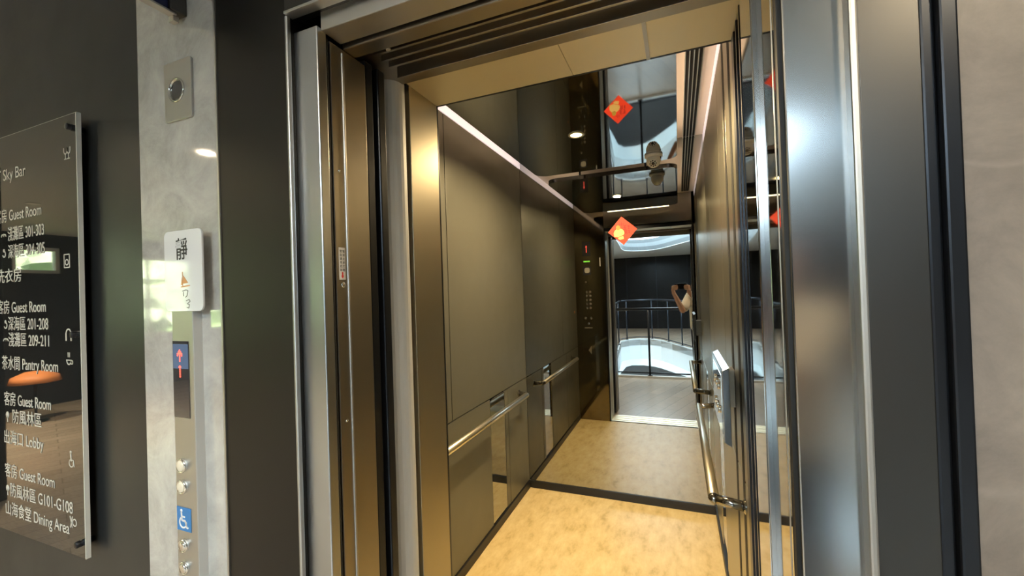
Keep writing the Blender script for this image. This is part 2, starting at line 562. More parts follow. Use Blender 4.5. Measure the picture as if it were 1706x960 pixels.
struct('window_4', MB().prism(grow(VOID, 1.3, -0.75), 'z', HZ + 0.39, HZ + 0.43), M['skylight'], 'bright white roof light over the atrium', 'window')

struct('wall_back', MB().box(-9.6, 3.6, -10.2, -10.0, -0.65, HZ + .2), M['black_wall'], 'black panelled wall across the atrium', 'wall')
t = MB()
for i in range(9):
    x = -6 + i * 1.05
    t.box(x, x + 0.03, -10.0, -9.97, 0, HZ)
struct('trim_2', t, M['steel_black'], 'black upright battens on the far wall', 'trim')
struct('wall_right', MB().box(3.6, 3.8, -10.2, 1.0, -0.65, 2.75), M['grey_wall'], 'grey wall on the right of the landing', 'wall')

# left lobby wall with windows: black solid part, then glazing above a stone sill
LX = -9.0
WY = [(-2.12, -1.60, 2.02, 2.42), (-4.05, -2.45, 0.92, 2.36), (-6.0, -4.25, 0.92, 2.36)]
t = MB()
t.box(LX - .2, LX, -1.60, 0.95, 0, HZ)
t.box(LX - .2, LX, -2.12, -1.60, 0, 2.02)
t.box(LX - .2, LX, -2.12, -1.60, 2.42, HZ)
t.box(LX - .2, LX, -2.45, -2.12, 0, HZ)
struct('wall_left', t, M['black_wall'], 'black wall at the end of the lobby', 'wall')
t = MB()
for (a, b, z0, z1) in WY[1:]:
    t.box(LX - .2, LX, a, b, 0, z0)
    t.box(LX - .2, LX, a, b, z1, HZ)
t.box(LX - .2, LX, -4.25, -4.05, 0, HZ)
t.box(LX - .2, LX, -10.0, -6.0, 0, HZ)
struct('wall_sill', t, M['grey_wall'], 'grey stone wall under the lobby windows', 'wall')
for i, (a, b, z0, z1) in enumerate(WY):
    t = MB()
    f = .05
    t.box(LX - .14, LX - .04, a, a + f, z0, z1).box(LX - .14, LX - .04, b - f, b, z0, z1)
    t.box(LX - .14, LX - .04, a + f, b - f, z0, z0 + f).box(LX - .14, LX - .04, a + f, b - f, z1 - f, z1)
    if i:
        t.box(LX - .12, LX - .06, (a + b) / 2 - .02, (a + b) / 2 + .02, z0 + f, z1 - f)
    wf = struct('window_%d' % (i + 1), t, M['frame'], 'white framed lobby window looking out to trees', 'window')
    struct('pane', MB().box(LX - .095, LX - .085, a + f, b - f, z0 + f, z1 - f), M['window_glass'], parent=wf)

# outdoors
tag(MB().box(-40, LX - .3, -30, 20, -0.4, -0.3).build('lawn', M['grass']), 'green lawn outside the lobby windows', 'lawn', kind='structure')
tr_spots = [(-13.0, -4.2, 1.7), (-14.0, -9.0, 2.0), (-14.5, -0.2, 1.9), (-21.0, -11.5, 3.0), (-22.0, -4.6, 3.4)]
tr_lab = ['round green tree nearest the lobby windows', 'bushy green tree left of the nearest one outside', 'green tree behind the small high window', 'large far tree at the left of the garden', 'tallest tree behind the others in the garden']
for i, (x, y, r) in enumerate(tr_spots):
    tr = thing('garden_tree', (x, y, -0.3), tr_lab[i], 'tree', 'trees outside the lobby windows')
    t = MB(); t.tube([(x, y, -.3), (x + .05, y, .6), (x, y + .1, r * .7)], [.14, .11, .07], 10); t.build('trunk', M['bark'], tr)
    t = MB()
    rr = random.Random(i)
    for k in range(9):
        a = rr.random() * 6.28; d = rr.random() * r * .45
        t.ico((x + math.cos(a) * d, y + math.sin(a) * d, r * .75 + rr.random() * r * .8 - .3), r * (.35 + .3 * rr.random()), 3, .16, (1, 1, .9), i * 20 + k)
    t.build('crown', M['leaf'], tr)

# ------------------------------------------------------------------ lift front wall on the landing (plane y ~ 0.72)
FY = 0.72
struct('wall_front', MB().box(-9.0, -1.417, FY, 0.98, 0, HZ), M['dark_wall'], 'charcoal wall carrying the directory board', 'wall')
struct('wall_marble', MB().box(-1.417, -1.052, FY, 0.98, 0, HZ), M['marble'], 'polished grey marble strip beside the lift door', 'wall')
struct('wall_marble_right', MB().box(0.336, 3.6, FY - .01, 0.98, 0, HZ), M['marble_dim'], 'grey marble wall right of the lift, its dimmer light in the colour', 'wall')
# left jamb
t = MB(); t.box(-1.052, -0.806, 0.70, 0.86, 0, 2.6, .002)
struct('trim_3', t, M['steel_dim'], 'black steel cover at the left of the lift door', 'trim')
t = MB(); t.box(-1.056, -1.050, 0.697, 0.70, 0, 2.6); t.box(-0.812, -0.803, 0.694, 0.705, 0, 2.145, .003)
struct('trim_4', t, M['steel_soft'], 'thin bright edge on the left steel cover', 'trim')
t = MB(); t.box(-0.806, -0.735, 0.714, 0.741, 0, 2.115, .0025)
struct('trim_5', t, M['steel_lit'], 'bright brushed steel jamb face at the left of the door', 'trim')
t = MB()
t.box(-0.80, -0.7385, 0.80, 0.803, 0, 2.115)
t.box(-0.80, -0.735, 0.745, 0.794, 0, 2.112, .0015)
struct('trim_6', MB().box(-0.81, -0.736, 0.752, 0.870, 0, 2.10, .002), M['steel_warm'], 'bronze steel reveal of the left jamb', 'trim')
t = MB(); t.box(-0.738, -0.7325, 0.786, 0.792, 0, 2.09, .002)
struct('trim_7', t, M['steel_soft'], 'bright ridge running down the left reveal', 'trim')
struct('trim_8', MB().box(-0.7385, -0.7352, 0.741, 0.7455, 0, 2.10), M['groove'], 'dark joint beside the jamb face', 'trim')
# right jamb
t = MB(); t.box(0.153, 0.229, 0.715, 0.735, 0, 2.6, .0025)
struct('trim_9', t, M['steel'], 'bright brushed steel jamb face at the right of the door', 'trim')
t = MB(); t.box(0.226, 0.236, 0.694, 0.80, 0, 2.6, .003)
struct('trim_10', t, M['steel_soft'], 'bright step between the two right jamb faces', 'trim')
t = MB(); t.box(0.236, 0.303, 0.70, 0.86, 0, 2.6, .002)
struct('trim_11', t, M['steel_dark'], 'black steel cover at the right of the lift door', 'trim')
t = MB(); t.box(0.303, 0.318, 0.703, 0.86, 0, 2.6, .003); t.box(0.318, 0.337, 0.693, 0.86, 0, 2.6, .003)
struct('trim_12', t, M['steel_black'], 'black stepped edging against the right marble', 'trim')
# right strike jamb: polished reveal with a satin strip facing the landing
struct('trim_13', MB().box(0.1467, 0.22, 0.7355, 0.8625, 0, 2.6), M['polish'], 'polished reveal of the right jamb', 'trim')
t = MB(); t.box(0.1458, 0.150, 0.748, 0.752, 0, 2.6, .0008)
struct('trim_14', t, M['steel_soft'], 'thin upright ridge on the right reveal', 'trim')
struct('trim_15', MB().box(0.1475, 0.1555, 0.722, 0.735, 0, 2.6), M['groove'], 'dark joint behind the right jamb face', 'trim')
struct('trim_16', MB().box(0.138, 0.20, 0.863, 0.985, 0, 2.72, .0015), [M['steel']], 'satin steel strike strip of the right jamb', 'trim')
struct('trim_17', MB().box(0.1373, 0.17, 0.868, 0.98, 0, 2.72), M['polish'], 'polished side of the strike strip', 'trim')
# lift head over the landing door
t = MB(); t.box(-0.806, 0.229, 0.69, 0.735, 2.150, 2.62, .003)
struct('trim_18', t, M['steel_dark'], 'black steel head cover over the door', 'trim')
struct('trim_31', MB().box(-0.806, 0.229, 0.688, 0.712, 2.144, 2.150, .001), M['steel_soft'], 'bright lip under the head cover', 'trim')
t = MB(); t.box(-0.735, 0.153, 0.725, 0.785, 2.108, 2.20, .002)
struct('trim_19', t, M['steel_soft'], 'grey soffit of the landing door head', 'trim')
t = MB(); t.box(-0.735, 0.153, 0.792, 0.835, 2.100, 2.20, .003)
struct('trim_20', t, M['steel_warm'], 'bronze band of the door head', 'trim')
t = MB()
for y in (0.862, 0.893, 0.924, 0.960):
    t.box(-0.70, 0.15, y - .003, y + .004, 2.10 + (.012 if y < .95 else 0), 2.15, .001)
t.box(-0.78, 0.15, 0.84, 1.05, 2.135, 2.16)
struct('trim_21', t, M['steel_warm'], 'grooved door track under the head', 'trim')
struct('trim_22', MB().box(-1.8, 0.136, 0.80, 1.20, 2.20, 2.72), M['steel_black'], 'black head box above the doors', 'trim')

# doors parked open at the left
t = MB(); t.box(-1.62, -0.742, 0.876, 0.906, 0.012, 2.12, .004)
d1 = struct('door_1', t, M['steel_black'], 'dark landing door leaf slid open into the left pocket', 'door')
t = MB(); t.box(-1.60, -0.738, 0.922, 0.952, 0.012, 2.12, .004)
d2 = struct('door_2', t, M['steel_black'], 'second dark landing door leaf behind the first', 'door')
t = MB(); t.box(-1.60, -0.80, 1.03, 1.06, 0.012, 2.14)
d3 = struct('door_3', t, M['steel_black'], 'car door leaf slid open with rounded grey nose', 'door')
t = MB()
prof = []
for k in range(13):
    a = math.radians(-90 + 180 * k / 12)
    prof.append((-0.795 + 0.045 * math.cos(a), 1.045 + 0.045 * math.sin(a)))
prof += [(-0.83, 1.09), (-0.83, 1.0)]
t.prism(prof, 'z', 0.012, 2.14)
tag(struct('door_nose', t, M['alu'], parent=d3), 'rounded grey leading edge of the car door')
struct('trim_23', MB().box(-1.0, -0.80, 0.96, 1.0, 0, 2.14), M['slot'], 'black block for the shade in the gap between landing and car doors', 'trim')  # solid black block paints the shade between the doors
# sills
t = MB(); t.box(-0.80, 0.2, 0.98, 1.25, -0.16, 0.0)
for y in (1.03, 1.10, 1.17):
    t.box(-0.80, 0.2, y - .004, y + .004, -0.01, 0.003)
struct('trim_24', t, M['steel_gold'], 'grooved metal door sill', 'trim')

# unseen shaft box, added to keep sky light out of the car
t = MB()
t.box(-1.9, -1.8, 0.98, 3.3, -0.2, 2.8).box(0.55, 0.65, 0.98, 3.3, -0.2, 2.8).box(-1.9, 0.65, 3.2, 3.3, -0.2, 2.8).box(-1.9, 0.65, 0.98, 3.3, 2.72, 2.8)
t.box(-1.9, 0.65, 0.98, 3.3, -0.25, -0.18)
struct('wall_light_block', t, M['slot'], 'unseen dark shaft box around the lift car, added to block sky light', 'wall')

# ------------------------------------------------------------------ lift car shell
struct('floor_car', MB().box(XL, XR, YF - .03, YM + .02, -0.06, 0.0), M['car_floor'], 'honey coloured mottled vinyl floor of the lift car', 'floor')
struct('ceiling_car', MB().box(XL - .03, XR + .03, YF - .1, YM + .03, HC, HC + .03), M['car_ceiling'], 'pale ceiling of the lift car above the floating panel', 'ceiling')

# car front: jambs and transom
t = MB(); t.box(DL - .02, DL, 1.09, YF, 0, 2.16, .0015)
struct('trim_25', t, M['steel_tan'], 'champagne steel reveal of the car door at the left', 'trim')
t = MB(); t.box(DR, DR + .02, 1.05, YF, 0, 2.16, .0015)
struct('trim_26', t, M['polish'], 'polished reveal of the car door at the right', 'trim')
t = MB(); t.box(DR - .004, DR + .001, 1.10, 1.108, 0, 2.15, .001); t.box(DR - .003, DR + .001, YF - .04, YF, 0, 2.15, .001); t.box(DR - .003, DR + .001, 1.16, 1.17, 0, 2.15, .001)
struct('trim_27', t, M['steel_black'], 'dark upright seams on the right car reveal', 'trim')
t = MB()
t.box(DL, -0.274, 1.064, YF, 2.150, 2.20, .0015)
t.box(-0.2735, DR, 1.030, YF, 2.150, 2.20, .0015)
struct('trim_28', t, M['steel_gold'], 'champagne steel soffit over the car door', 'trim')
struct('trim_29', MB().box(-0.062, -0.052, 1.028, YF + .001, 2.1465, 2.17), M['steel_soft'], 'thin seam strip across the soffit', 'trim')
t = MB(); t.box(DL - .02, DR + .03, YF - .025, YF, 2.16, HC)
struct('wall_transom', t, M['steel_warm'], 'bronze steel transom inside the car above the door', 'wall')
t = MB(); t.box(DR + .001, XR + .001, YF - .025, YF, 0, HC)
struct('wall_return', t, M['steel_warm'], 'narrow steel return right of the car door', 'wall')
t = MB(); t.box(DL - .004, DR + .004, YF, YF + .008, 2.150, 2.185); t.box(DL - .012, DL, YF, YF + .008, 0, 2.185)
struct('trim_30', t, M['steel_black'], 'black edging around the inside of the car door', 'trim')


def side_wall(side):
    """panelled car side wall: upper panels, bronze lower panels and a mirror strip"""
    s = 1 if side == 'left' else -1
    xw = XL if side == 'left' else XR
    def X(a, b):
        p, q = xw - s * a, xw - s * b
        return (min(p, q), max(p, q))
    t = MB(); x = X(0.012, 0.05); t.box(x[0], x[1], YF - .1, YM + .03, 0, HC)
    wl = struct('wall_car_' + side, t, M['groove'], 'panelled bronze %s wall of the lift car' % side, 'wall')
    g = .006
    ys = [YF, 1.898, YM] if side == 'left' else [YF, 1.60, 1.76, 1.84, 2.06, 2.72, YM]
    for a, b in zip(ys, ys[1:]):
        x = X(0, 0.012)
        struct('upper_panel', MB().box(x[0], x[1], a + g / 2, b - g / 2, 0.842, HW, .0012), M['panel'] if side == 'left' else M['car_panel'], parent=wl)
    if side == 'right':
        t = MB()
        for a, b in ((1.585, 1.635), (1.765, 1.815)):
            t.box(xw - .001, xw + .003, a, b, 0.06, HW)
        struct('seam_strip', t, M['groove'], parent=wl)
    ys2 = [(YF, 1.80), (1.80, 2.362), (2.590, 2.650), (2.650, YM)]
    for a, b in ys2:
        x = X(0, 0.012)
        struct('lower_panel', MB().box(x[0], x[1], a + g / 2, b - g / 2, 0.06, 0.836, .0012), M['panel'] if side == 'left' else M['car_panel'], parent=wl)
    x = X(0.002, 0.012)
    tag(struct('mirror_strip', MB().box(x[0], x[1], 2.365, 2.587, 0.06, 0.836), M['mirror'], parent=wl), 'upright mirror strip in the lower wall')
    # kickboard
    x = X(-0.008, 0.012)
    b = MB().box(x[0], x[1], YF, YM - .0, 0, 0.055, .002)
    struct('baseboard_car_' + side, b, M['rubber'], 'black skirting along the %s car wall' % side, 'baseboard')
    # lit cove strip above the panels
    x = X(-0.002, 0.012)
    c = MB().box(x[0], x[1], YF + .02, YM, HW + .002, HC - .002)
    tag(c.build('cove_light', M['cove']), 'lilac white light strip along the top of the %s car wall' % side, 'light strip')


side_wall('left')
side_wall('right')
struct('wall_rear', MB().box(XL - .02, XR + .02, YM + .012, YM + .05, 0, HC), M['steel_warm'], 'rear wall of the lift car behind the mirror', 'wall')
struct('baseboard_rear', MB().box(XL + .008, XR - .008, YM - .008, YM + .004, 0, 0.055, .002), M['rubber'], 'black skirting under the mirror', 'baseboard')
mir = MB().box(XL, XR, YM, YM + .01, 0.056, HC - .001).build('wall_mirror', M['mirror'])
tag(mir, 'full height tinted mirror covering the rear wall of the lift', 'mirror')

# ------------------------------------------------------------------ floating ceiling panel, lamp, vents, camera
def rrect(x0, x1, y0, y1, r, n=8):
    pts = []
    for cx, cy, a0 in ((x1 - r, y1 - r, 0), (x0 + r, y1 - r, 90), (x0 + r, y0 + r, 180), (x1 - r, y0 + r, 270)):
        for k in range(n + 1):
            a = math.radians(a0 + 90 * k / n)
            pts.append((cx + r * math.cos(a), cy + r * math.sin(a)))
    return pts


cp = thing('ceiling_panel', (CX, 2.27, HP), 'floating black mirror ceiling panel with rounded corners in the lift', 'ceiling panel')
MB().prism(rrect(-0.93, 0.022, 1.48, 2.935, 0.085), 'z', HP, HP + .03, .0015).build('panel', M['ceil_panel'], cp)
for (x0, x1, y0, y1) in ((-0.90, -0.885, 1.58, 2.85), (-0.023, -0.008, 1.58, 2.85)):
    tag(MB().box(x0, x1, y0, y1, HP + .03, HP + .036).build('light_tape', M['tape'], cp), 'warm light tape on the upper side')
t = MB()
for x in (-0.7, -0.2):
    for y in (1.8, 2.75):
        t.tube([(x, y, HP + .03), (x, y, HC)], .008, 10)
tag(t.build('hanger', M['steel_black'], cp))
LY, LXc = 2.225, -0.483
dl = thing('ceiling_light', (LXc, LY, HP), 'round warm downlight in the middle of the black ceiling panel', 'ceiling light')
MB().lathe([(.030, 0.0), (.042, 0.0), (.043, -.003), (.040, -.005), (.031, -.004), (.030, 0.0)], (LXc, LY, HP)).build('trim_ring', M['rail_steel'], dl)
MB().lathe([(0, -.0035), (.018, -.0035), (.030, -.002)], (LXc, LY, HP)).build('diffuser', M['lamp'], dl)
sp = area('downlight_beam', (LXc, LY, HP - .012), (0, 0, 0), .06, .06, 45, (1.0, 0.74, 0.40), 165, 'DISK')

vn = thing('ceiling_vent', (0.10, 2.2, HC), 'long black slotted vent in the ceiling along the right wall', 'vent')
MB().box(0.064, 0.134, 1.32, YM - .01, HC - .004, HC - .0005).build('slot', M['slot'], vn)
for k in range(5):
    x = 0.062 + k * 0.018
    MB().box(x - .0022, x + .0022, 1.31, YM - .005, HC - .012, HC - .001).build('slat', M['rail_steel'], vn)

sc_x, sc_y = -0.118, 2.79
sec = thing('security_camera', (sc_x, sc_y, HP), 'white dome security camera hanging from the ceiling panel by the mirror', 'camera')
MB().lathe([(.052, 0), (.055, -.004), (.055, -.010), (.050, -.014), (0, -.014)], (sc_x, sc_y, HP), n=32).build('mount', M['cam_white'], sec)
bc = Vector((sc_x, sc_y, HP - .036))
MB().sphere(bc, .0435, 28, 18).build('ball', M['cam_white'], sec)
ld = Vector((-.05, -.80, -.60)).normalized()
MB().lathe([(.026, .0370), (.028, .0405), (.025, .0435), (0, .0438)], bc, ld, 28).build('lens_window', M['cam_white'], sec)
MB().lathe([(.010, .0433), (.010, .046), (0, .0465)], bc, ld, 20).build('lens', M['cam_dark'], sec)
a_ = ld.cross(Vector((0, 0, 1))).normalized(); b_ = ld.cross(a_)
t = MB()
for k in range(8):
    p = bc + a_ * .0175 * math.cos(k * PI / 4) + b_ * .0175 * math.sin(k * PI / 4)
    t.lathe([(.0048, .043), (.0048, .045), (0, .0455)], p, ld, 10)
t.build('infrared_lamps', M['cam_dark'], sec)
t = MB()
t.lathe([(.009, 0), (.008, .004), (0, .0045)], bc + Vector((.041, -.008, .012)), (1, -.15, .1), 12)
t.build('screw', M['cam_dark'], sec)

# row of small lamps on the transom
ls = thing('light_strip', (-0.39, YF, 2.372), 'row of tiny warm lamps on the transom above the car door', 'light strip')
MB().box(-0.72, -0.06, YF, YF + .006, 2.364, 2.380).build('backing', M['rail_steel'], ls)
t = MB()
for k in range(40):
    x = -0.708 + k * 0.0163
    t.box(x - .0045, x + .0045, YF + .006, YF + .010, 2.367, 2.377, .001, 1)
t.build('diodes', M['led_warm'], ls)

# ------------------------------------------------------------------ handrails
def handrail(side):
    s = 1 if side == 'left' else -1
    xw = XL if side == 'left' else XR
    xr = xw + s * (0.072 if side == 'left' else 0.095)
    zr = 0.757
    y0, y1 = 1.61, 2.835
    h = thing('handrail', (xr, (y0 + y1) / 2, zr), 'round steel handrail on the %s wall of the lift' % side, 'handrail')
    r = .0185
    MB().lathe([(0, 0), (r - .003, 0), (r, .003), (r, y1 - y0 - .003), (r - .003, y1 - y0), (0, y1 - y0)], (xr, y0, zr), (0, 1, 0), 24).build('rail', M['rail_steel'], h)
    for y, e in ((y0 + .004, -1), (y1 - .004, 1)):
        t = MB()
        t.sphere((xr, y, zr), r * 1.02, 18, 12)
        t.tube([(xr, y, zr), (xw + s * .004, y + e * .03, zr)], .0165, 16)
        t.lathe([(.024, 0), (.024, .004), (.018, .008)], (xw, y + e * .03, zr), (s, 0, 0), 20)
        tag(t.build('bracket', M['bracket'], h), 'darker end bracket')
    return h


handrail('left')
handrail('right')

# accessible side panel on the right wall
bx = thing('side_control_box', (0.15, 1.66, 1.0), 'pale steel side control box standing off the right car wall', 'control box')
MB().prism([(0.1175, 1.005), (0.139, 0.992), (0.139, 1.243), (0.1175, 1.232)], 'y', 1.46, 1.86, .002).build('housing', M['steel'], bx)
MB().box(0.139, XR, 1.76, 1.84, 1.04, 1.18, .002).build('mounting_block', M['steel_warm'], bx)
MB().box(0.1165, 0.1176, 1.50, 1.82, 1.02, 1.21).build('faceplate', M['polish'], bx)
for i in range(2):
    for j in range(3):
        MB().lathe([(.013, 0), (.013, .003), (.011, .005), (0, .005)], (0.1165, 1.58 + j * .07, 1.16 - i * .08), (-1, 0, 0), 18).build('button', M['chrome'], bx)

# ------------------------------------------------------------------ car operating panel on the front return (seen in the mirror)
cop = thing('control_panel', (-0.93, YF, 0), 'tall bronze mirror control panel left of the car door seen in the mirror', 'control panel')
MB().box(XL + .001, DL - .012, YF - .025, YF + .006, 0, HC - .002, .0015).build('faceplate', M['cop'], cop)
yc = YF + .006
dsp = MB().box(-1.02, -0.925, yc, yc + .003, 1.885, 2.05, .001).build('display', M['glass_black'], cop)
t = MB()
t.prism([(-.972 - .011, 1.985), (-.972, 2.010), (-.972 + .011, 1.985), (-.972 + .004, 1.985), (-.972 + .004, 1.925), (-.972 - .004, 1.925), (-.972 - .004, 1.985)], 'y', yc + .003, yc + .004)
tag(t.build('arrow', M['led_red'], dsp), 'lit red up arrow')
t = MB()
for k in range(5):
    t.box(-1.008 + k * .015, -1.008 + k * .015 + .011, yc, yc + .002, 1.815, 1.830)
t.build('green_indicator', M['led_green'], cop)
t = MB(); t.box(-1.02, -0.925, yc, yc + .002, 1.665, 1.765); t.build('reader_glass', M['glass_black'], cop)
t = MB(); t.prism(rrect(-1.000, -0.94, 1.69, 1.75, .02), 'y', yc + .002, yc + .004); t.build('card_reader', M['fabric_pale'], cop)
for k in range(5):
    for x in (-.985, -.945):
        MB().lathe([(.014, 0), (.0135, .004), (.010, .006), (0, .006)], (x, yc, 1.47 - k * .046), (0, 1, 0), 18).build('floor_button', M['steel_warm' if x > -.96 else 'chrome'], cop)
for x, z in ((-1.006, 1.17), (-.943, 1.17), (-.973, 1.105)):
    MB().lathe([(.016, 0), (.0155, .005), (.012, .008), (0, .008)], (x, yc, z), (0, 1, 0), 20).build('door_button', M['chrome'], cop)
MB().box(-1.02, -0.93, yc, yc + .004, 1.052, 1.062, .001).build('card_slot', M['rail_steel'], cop)
MB().prism([(-.985, .80), (-.95, .85), (-.95, .755)], 'y', yc, yc + .002).build('arrow_mark', M['rail_steel'], cop)
MB().lathe([(.012, 0), (.012, .002), (0, .002)], (-.99, yc, 1.585), (0, 1, 0), 16).build('keyhole', M['steel_warm'], cop)
MB().box(DL - .07, DL - .06, yc, yc + .002, 1.76, 1.86).build('indicator_bar', M['white'], cop)
tag(MB().lathe([(.016, 0), (.016, .002), (0, .002)], (XL, 1.36, 1.245), (1, 0, 0), 18).build('round_sticker', M['orange']), 'small round orange sticker on the left car wall near the control panel', 'sticker')

# ------------------------------------------------------------------ red paper on the mirror
px, pz, ph = -0.352, 1.906, 0.101
pp = thing('red_paper', (px, YM, pz), 'red diamond shaped lucky paper stuck on the mirror', 'paper')
R45 = math.radians(3)
def dia(u, v):
    return (px + (u * math.cos(R45) - v * math.sin(R45)) * ph, pz + (u * math.sin(R45) + v * math.cos(R45)) * ph)
MB().prism([dia(0, 1), dia(-1, 0), dia(0, -1), dia(1, 0)], 'y', YM - .0012, YM - .0002).build('sheet', M['red_paper'], pp)
yy = YM - .0012
t = MB()
pts = [dia(-.25 + .36 * math.cos(a), -.16 + .34 * math.sin(a)) for a in [math.radians(-10 + 200 * k / 20) for k in range(21)]]
pts += [dia(-.60, -.36), dia(-.33, -.42), dia(0.05, -.30)]
t.prism(pts, 'y', yy - .0004, yy)
t.prism([dia(-.36, -.52), dia(-.30, -.44), dia(0.02, -.36), dia(0.05, -.58), dia(-.22, -.62)], 'y', yy - .0004, yy)
t.build('yellow_figure', M['yellow_ink'], pp)
t = MB(); t.prism([dia(-.28 + .15 * math.cos(a * PI / 9), .24 + .17 * math.sin(a * PI / 9)) for a in range(18)], 'y', yy - .0006, yy - .0001)
t.build('olive_disc', M['olive_ink'], pp)
t = MB()
def strokes(t, cx, cy, w, h, lst):
    for (x0, y0, x1, y1) in lst:
        ax, ay, bx_, by = cx + x0 * w, cy + y0 * h, cx + x1 * w, cy + y1 * h
        d = Vector((bx_ - ax, by - ay)); n = Vector((-d.y, d.x)).normalized() * .022
        t.prism([dia(ax + n.x, ay + n.y), dia(bx_ + n.x, by + n.y), dia(bx_ - n.x, by - n.y), dia(ax - n.x, ay - n.y)], 'y', yy - .0004, yy)
strokes(t, -.02, .46, .12, .12, [(0, 1, 0, -1), (-.8, .3, -.9, -.4), (.8, .3, .9, -.4)])
strokes(t, .18, .20, .10, .13, [(-1, 1, 1, 1), (-1, 0, 1, 0), (0, 1, 0, -1), (-1, -1, 1, -1)])
strokes(t, .42, .20, .10, .13, [(-1, 1, 1, .8), (.3, 1, .3, -1), (-.8, .2, .9, .1), (-.6, -.9, .3, -1)])
strokes(t, .22, -.14, .10, .13, [(-1, .8, 1, 1), (-.5, 1, -.5, -1), (.6, .8, .6, -1), (-.5, 0, .6, 0)])
strokes(t, .44, -.12, .09, .13, [(0, 1, 0, -1), (-.8, .4, .8, .6), (-.8, -.5, .8, -.3)])
t.build('brush_characters', M['dark_red'], pp)

# ------------------------------------------------------------------ directory board
SY = 0.688
def sx(pxl):        # photo column -> x on the board's front plane at eye level
    return {}.get(pxl)
db = thing('directory_board', (-2.1, FY, 1.4), 'smoked acrylic floor directory on standoffs on the charcoal wall', 'directory')
MB().box(-2.75, -1.671, SY, SY + .011, 0.745, 2.085).build('acrylic_panel', M['acrylic'], db)
t = MB(); t.box(-1.671, -1.668, SY - .0005, SY + .0115, 0.744, 2.086); t.box(-2.75, -1.668, SY + .001, SY + .0105, 2.085, 2.087)
tag(t.build('panel_edge', M['acrylic_edge'], db), 'pale frosted edge')
for x in (-1.70, -2.70):
    for z in (0.785, 1.415, 2.045):
        MB().lathe([(.010, 0), (.010, FY - SY + .008), (.008, FY - SY + .010), (0, FY - SY + .010)], (x, FY - .0015, z), (0, -1, 0), 18).build('standoff', M['steel_black'], db)
ty = SY - .0004
# (text, left x, right x, baseline z, cap height)
rows = [
    ('\u00b7T Sky Bar', -2.185, -1.976, 1.936, .042),
    ('\u5ba2\u623f Guest Room', -2.188, -1.882, 1.797, .040),
    ('\u6dfa\u7058\u5340 301-303', -2.105, -1.868, 1.732, .040),
    ('\u6df1\u6d77\u5340 304-305', -2.105, -1.866, 1.673, .040),
    ('\u6d17\u8863\u623f', -2.19, -2.02, 1.592, .040),
    ('\u5ba2\u623f Guest Room', -2.188, -1.868, 1.486, .040),
    ('\u6df1\u6d77\u5340 201-208', -2.115, -1.855, 1.430, .040),
    ('\u6dfa\u7058\u5340 209-211', -2.115, -1.852, 1.376, .040),
    ('\u8336\u6c34\u9593 Pantry Room', -2.165, -1.802, 1.297, .040),
    ('\u5ba2\u623f Guest Room', -2.155, -1.850, 1.175, .040),
    ('\u9632\u98a8\u6797\u5340', -2.10, -1.91, 1.118, .040),
    ('\u51fa\u6d77\u53e3 Lobby', -2.160, -1.900, 1.045, .040),
    ('\u5ba2\u623f Guest Room', -2.160, -1.838, 0.932, .040),
    ('\u9632\u98a8\u6797\u5340 G101-G108', -2.125, -1.735, 0.868, .040),
    ('\u5c71\u6d77\u98df\u5802 Dining Area', -2.160, -1.757, 0.803, .040),
]
for s, x0, x1, z, cap in rows:
    MB().text(s, (x0, ty, z), cap * 1.28, width=x1 - x0, bold=.0, depth=.0006).build('lettering', M['letter'], db)
t = MB()
def picto():
    global t
    t.build('pictogram', M['letter'], db)
    t = MB()
def disc(t, x, z, r):
    t.lathe([(r, 0), (r, .0006), (0, .0006)], (x, ty + .0002, z), (0, -1, 0), 12)
def ring(t, x, z, r, w=.003, a0=0, a1=360):
    n = 14
    P = [math.radians(a0 + (a1 - a0) * k / n) for k in range(n + 1)]
    for a, b in zip(P, P[1:]):
        t.prism([(x + r * math.cos(a), z + r * math.sin(a)), (x + r * math.cos(b), z + r * math.sin(b)), (x + (r - w) * math.cos(b), z + (r - w) * math.sin(b)), (x + (r - w) * math.cos(a), z + (r - w) * math.sin(a))], 'y', ty - .0004, ty + .0002)
def bar(t, x0, z0, x1, z1, w=.003):
    d = Vector((x1 - x0, z1 - z0)); n = Vector((-d.y, d.x)).normalized() * w / 2
    t.prism([(x0 + n.x, z0 + n.y), (x1 + n.x, z1 + n.y), (x1 - n.x, z1 - n.y), (x0 - n.x, z0 - n.y)], 'y', ty - .0004, ty + .0002)
# wine glasses by the bar, washing machine, headset, cup, wheelchair, cutlery
for dx in (-.009, .009):
    ring(t, -1.722 + dx, 1.975, .009, .003, 180, 360); bar(t, -1.722 + dx, 1.966, -1.722 + dx, 1.952); bar(t, -1.729 + dx, 1.952, -1.715 + dx, 1.952); bar(t, -1.731 + dx, 1.975, -1.731 + dx, 1.987); bar(t, -1.713 + dx, 1.975, -1.713 + dx, 1.987)
picto()
bar(t, -1.752, 1.66, -1.722, 1.66); bar(t, -1.752, 1.62, -1.722, 1.62); bar(t, -1.752, 1.66, -1.752, 1.62); bar(t, -1.722, 1.66, -1.722, 1.62); ring(t, -1.737, 1.636, .010)
picto()
ring(t, -1.737, 1.418, .015, .004, 0, 180); bar(t, -1.751, 1.42, -1.751, 1.395, .006); bar(t, -1.723, 1.42, -1.723, 1.395, .006)
picto()
ring(t, -1.738, 1.335, .014, .004, 180, 360); bar(t, -1.753, 1.336, -1.723, 1.336); ring(t, -1.722, 1.330, .007); bar(t, -1.742, 1.345, -1.742, 1.360); bar(t, -1.734, 1.345, -1.734, 1.360)
picto()
disc(t, -1.740, 1.055, .005); bar(t, -1.740, 1.050, -1.738, 1.028, .006); ring(t, -1.738, 1.022, .013, .003, 120, 380); bar(t, -1.738, 1.032, -1.726, 1.032); bar(t, -1.726, 1.032, -1.722, 1.012)
picto()
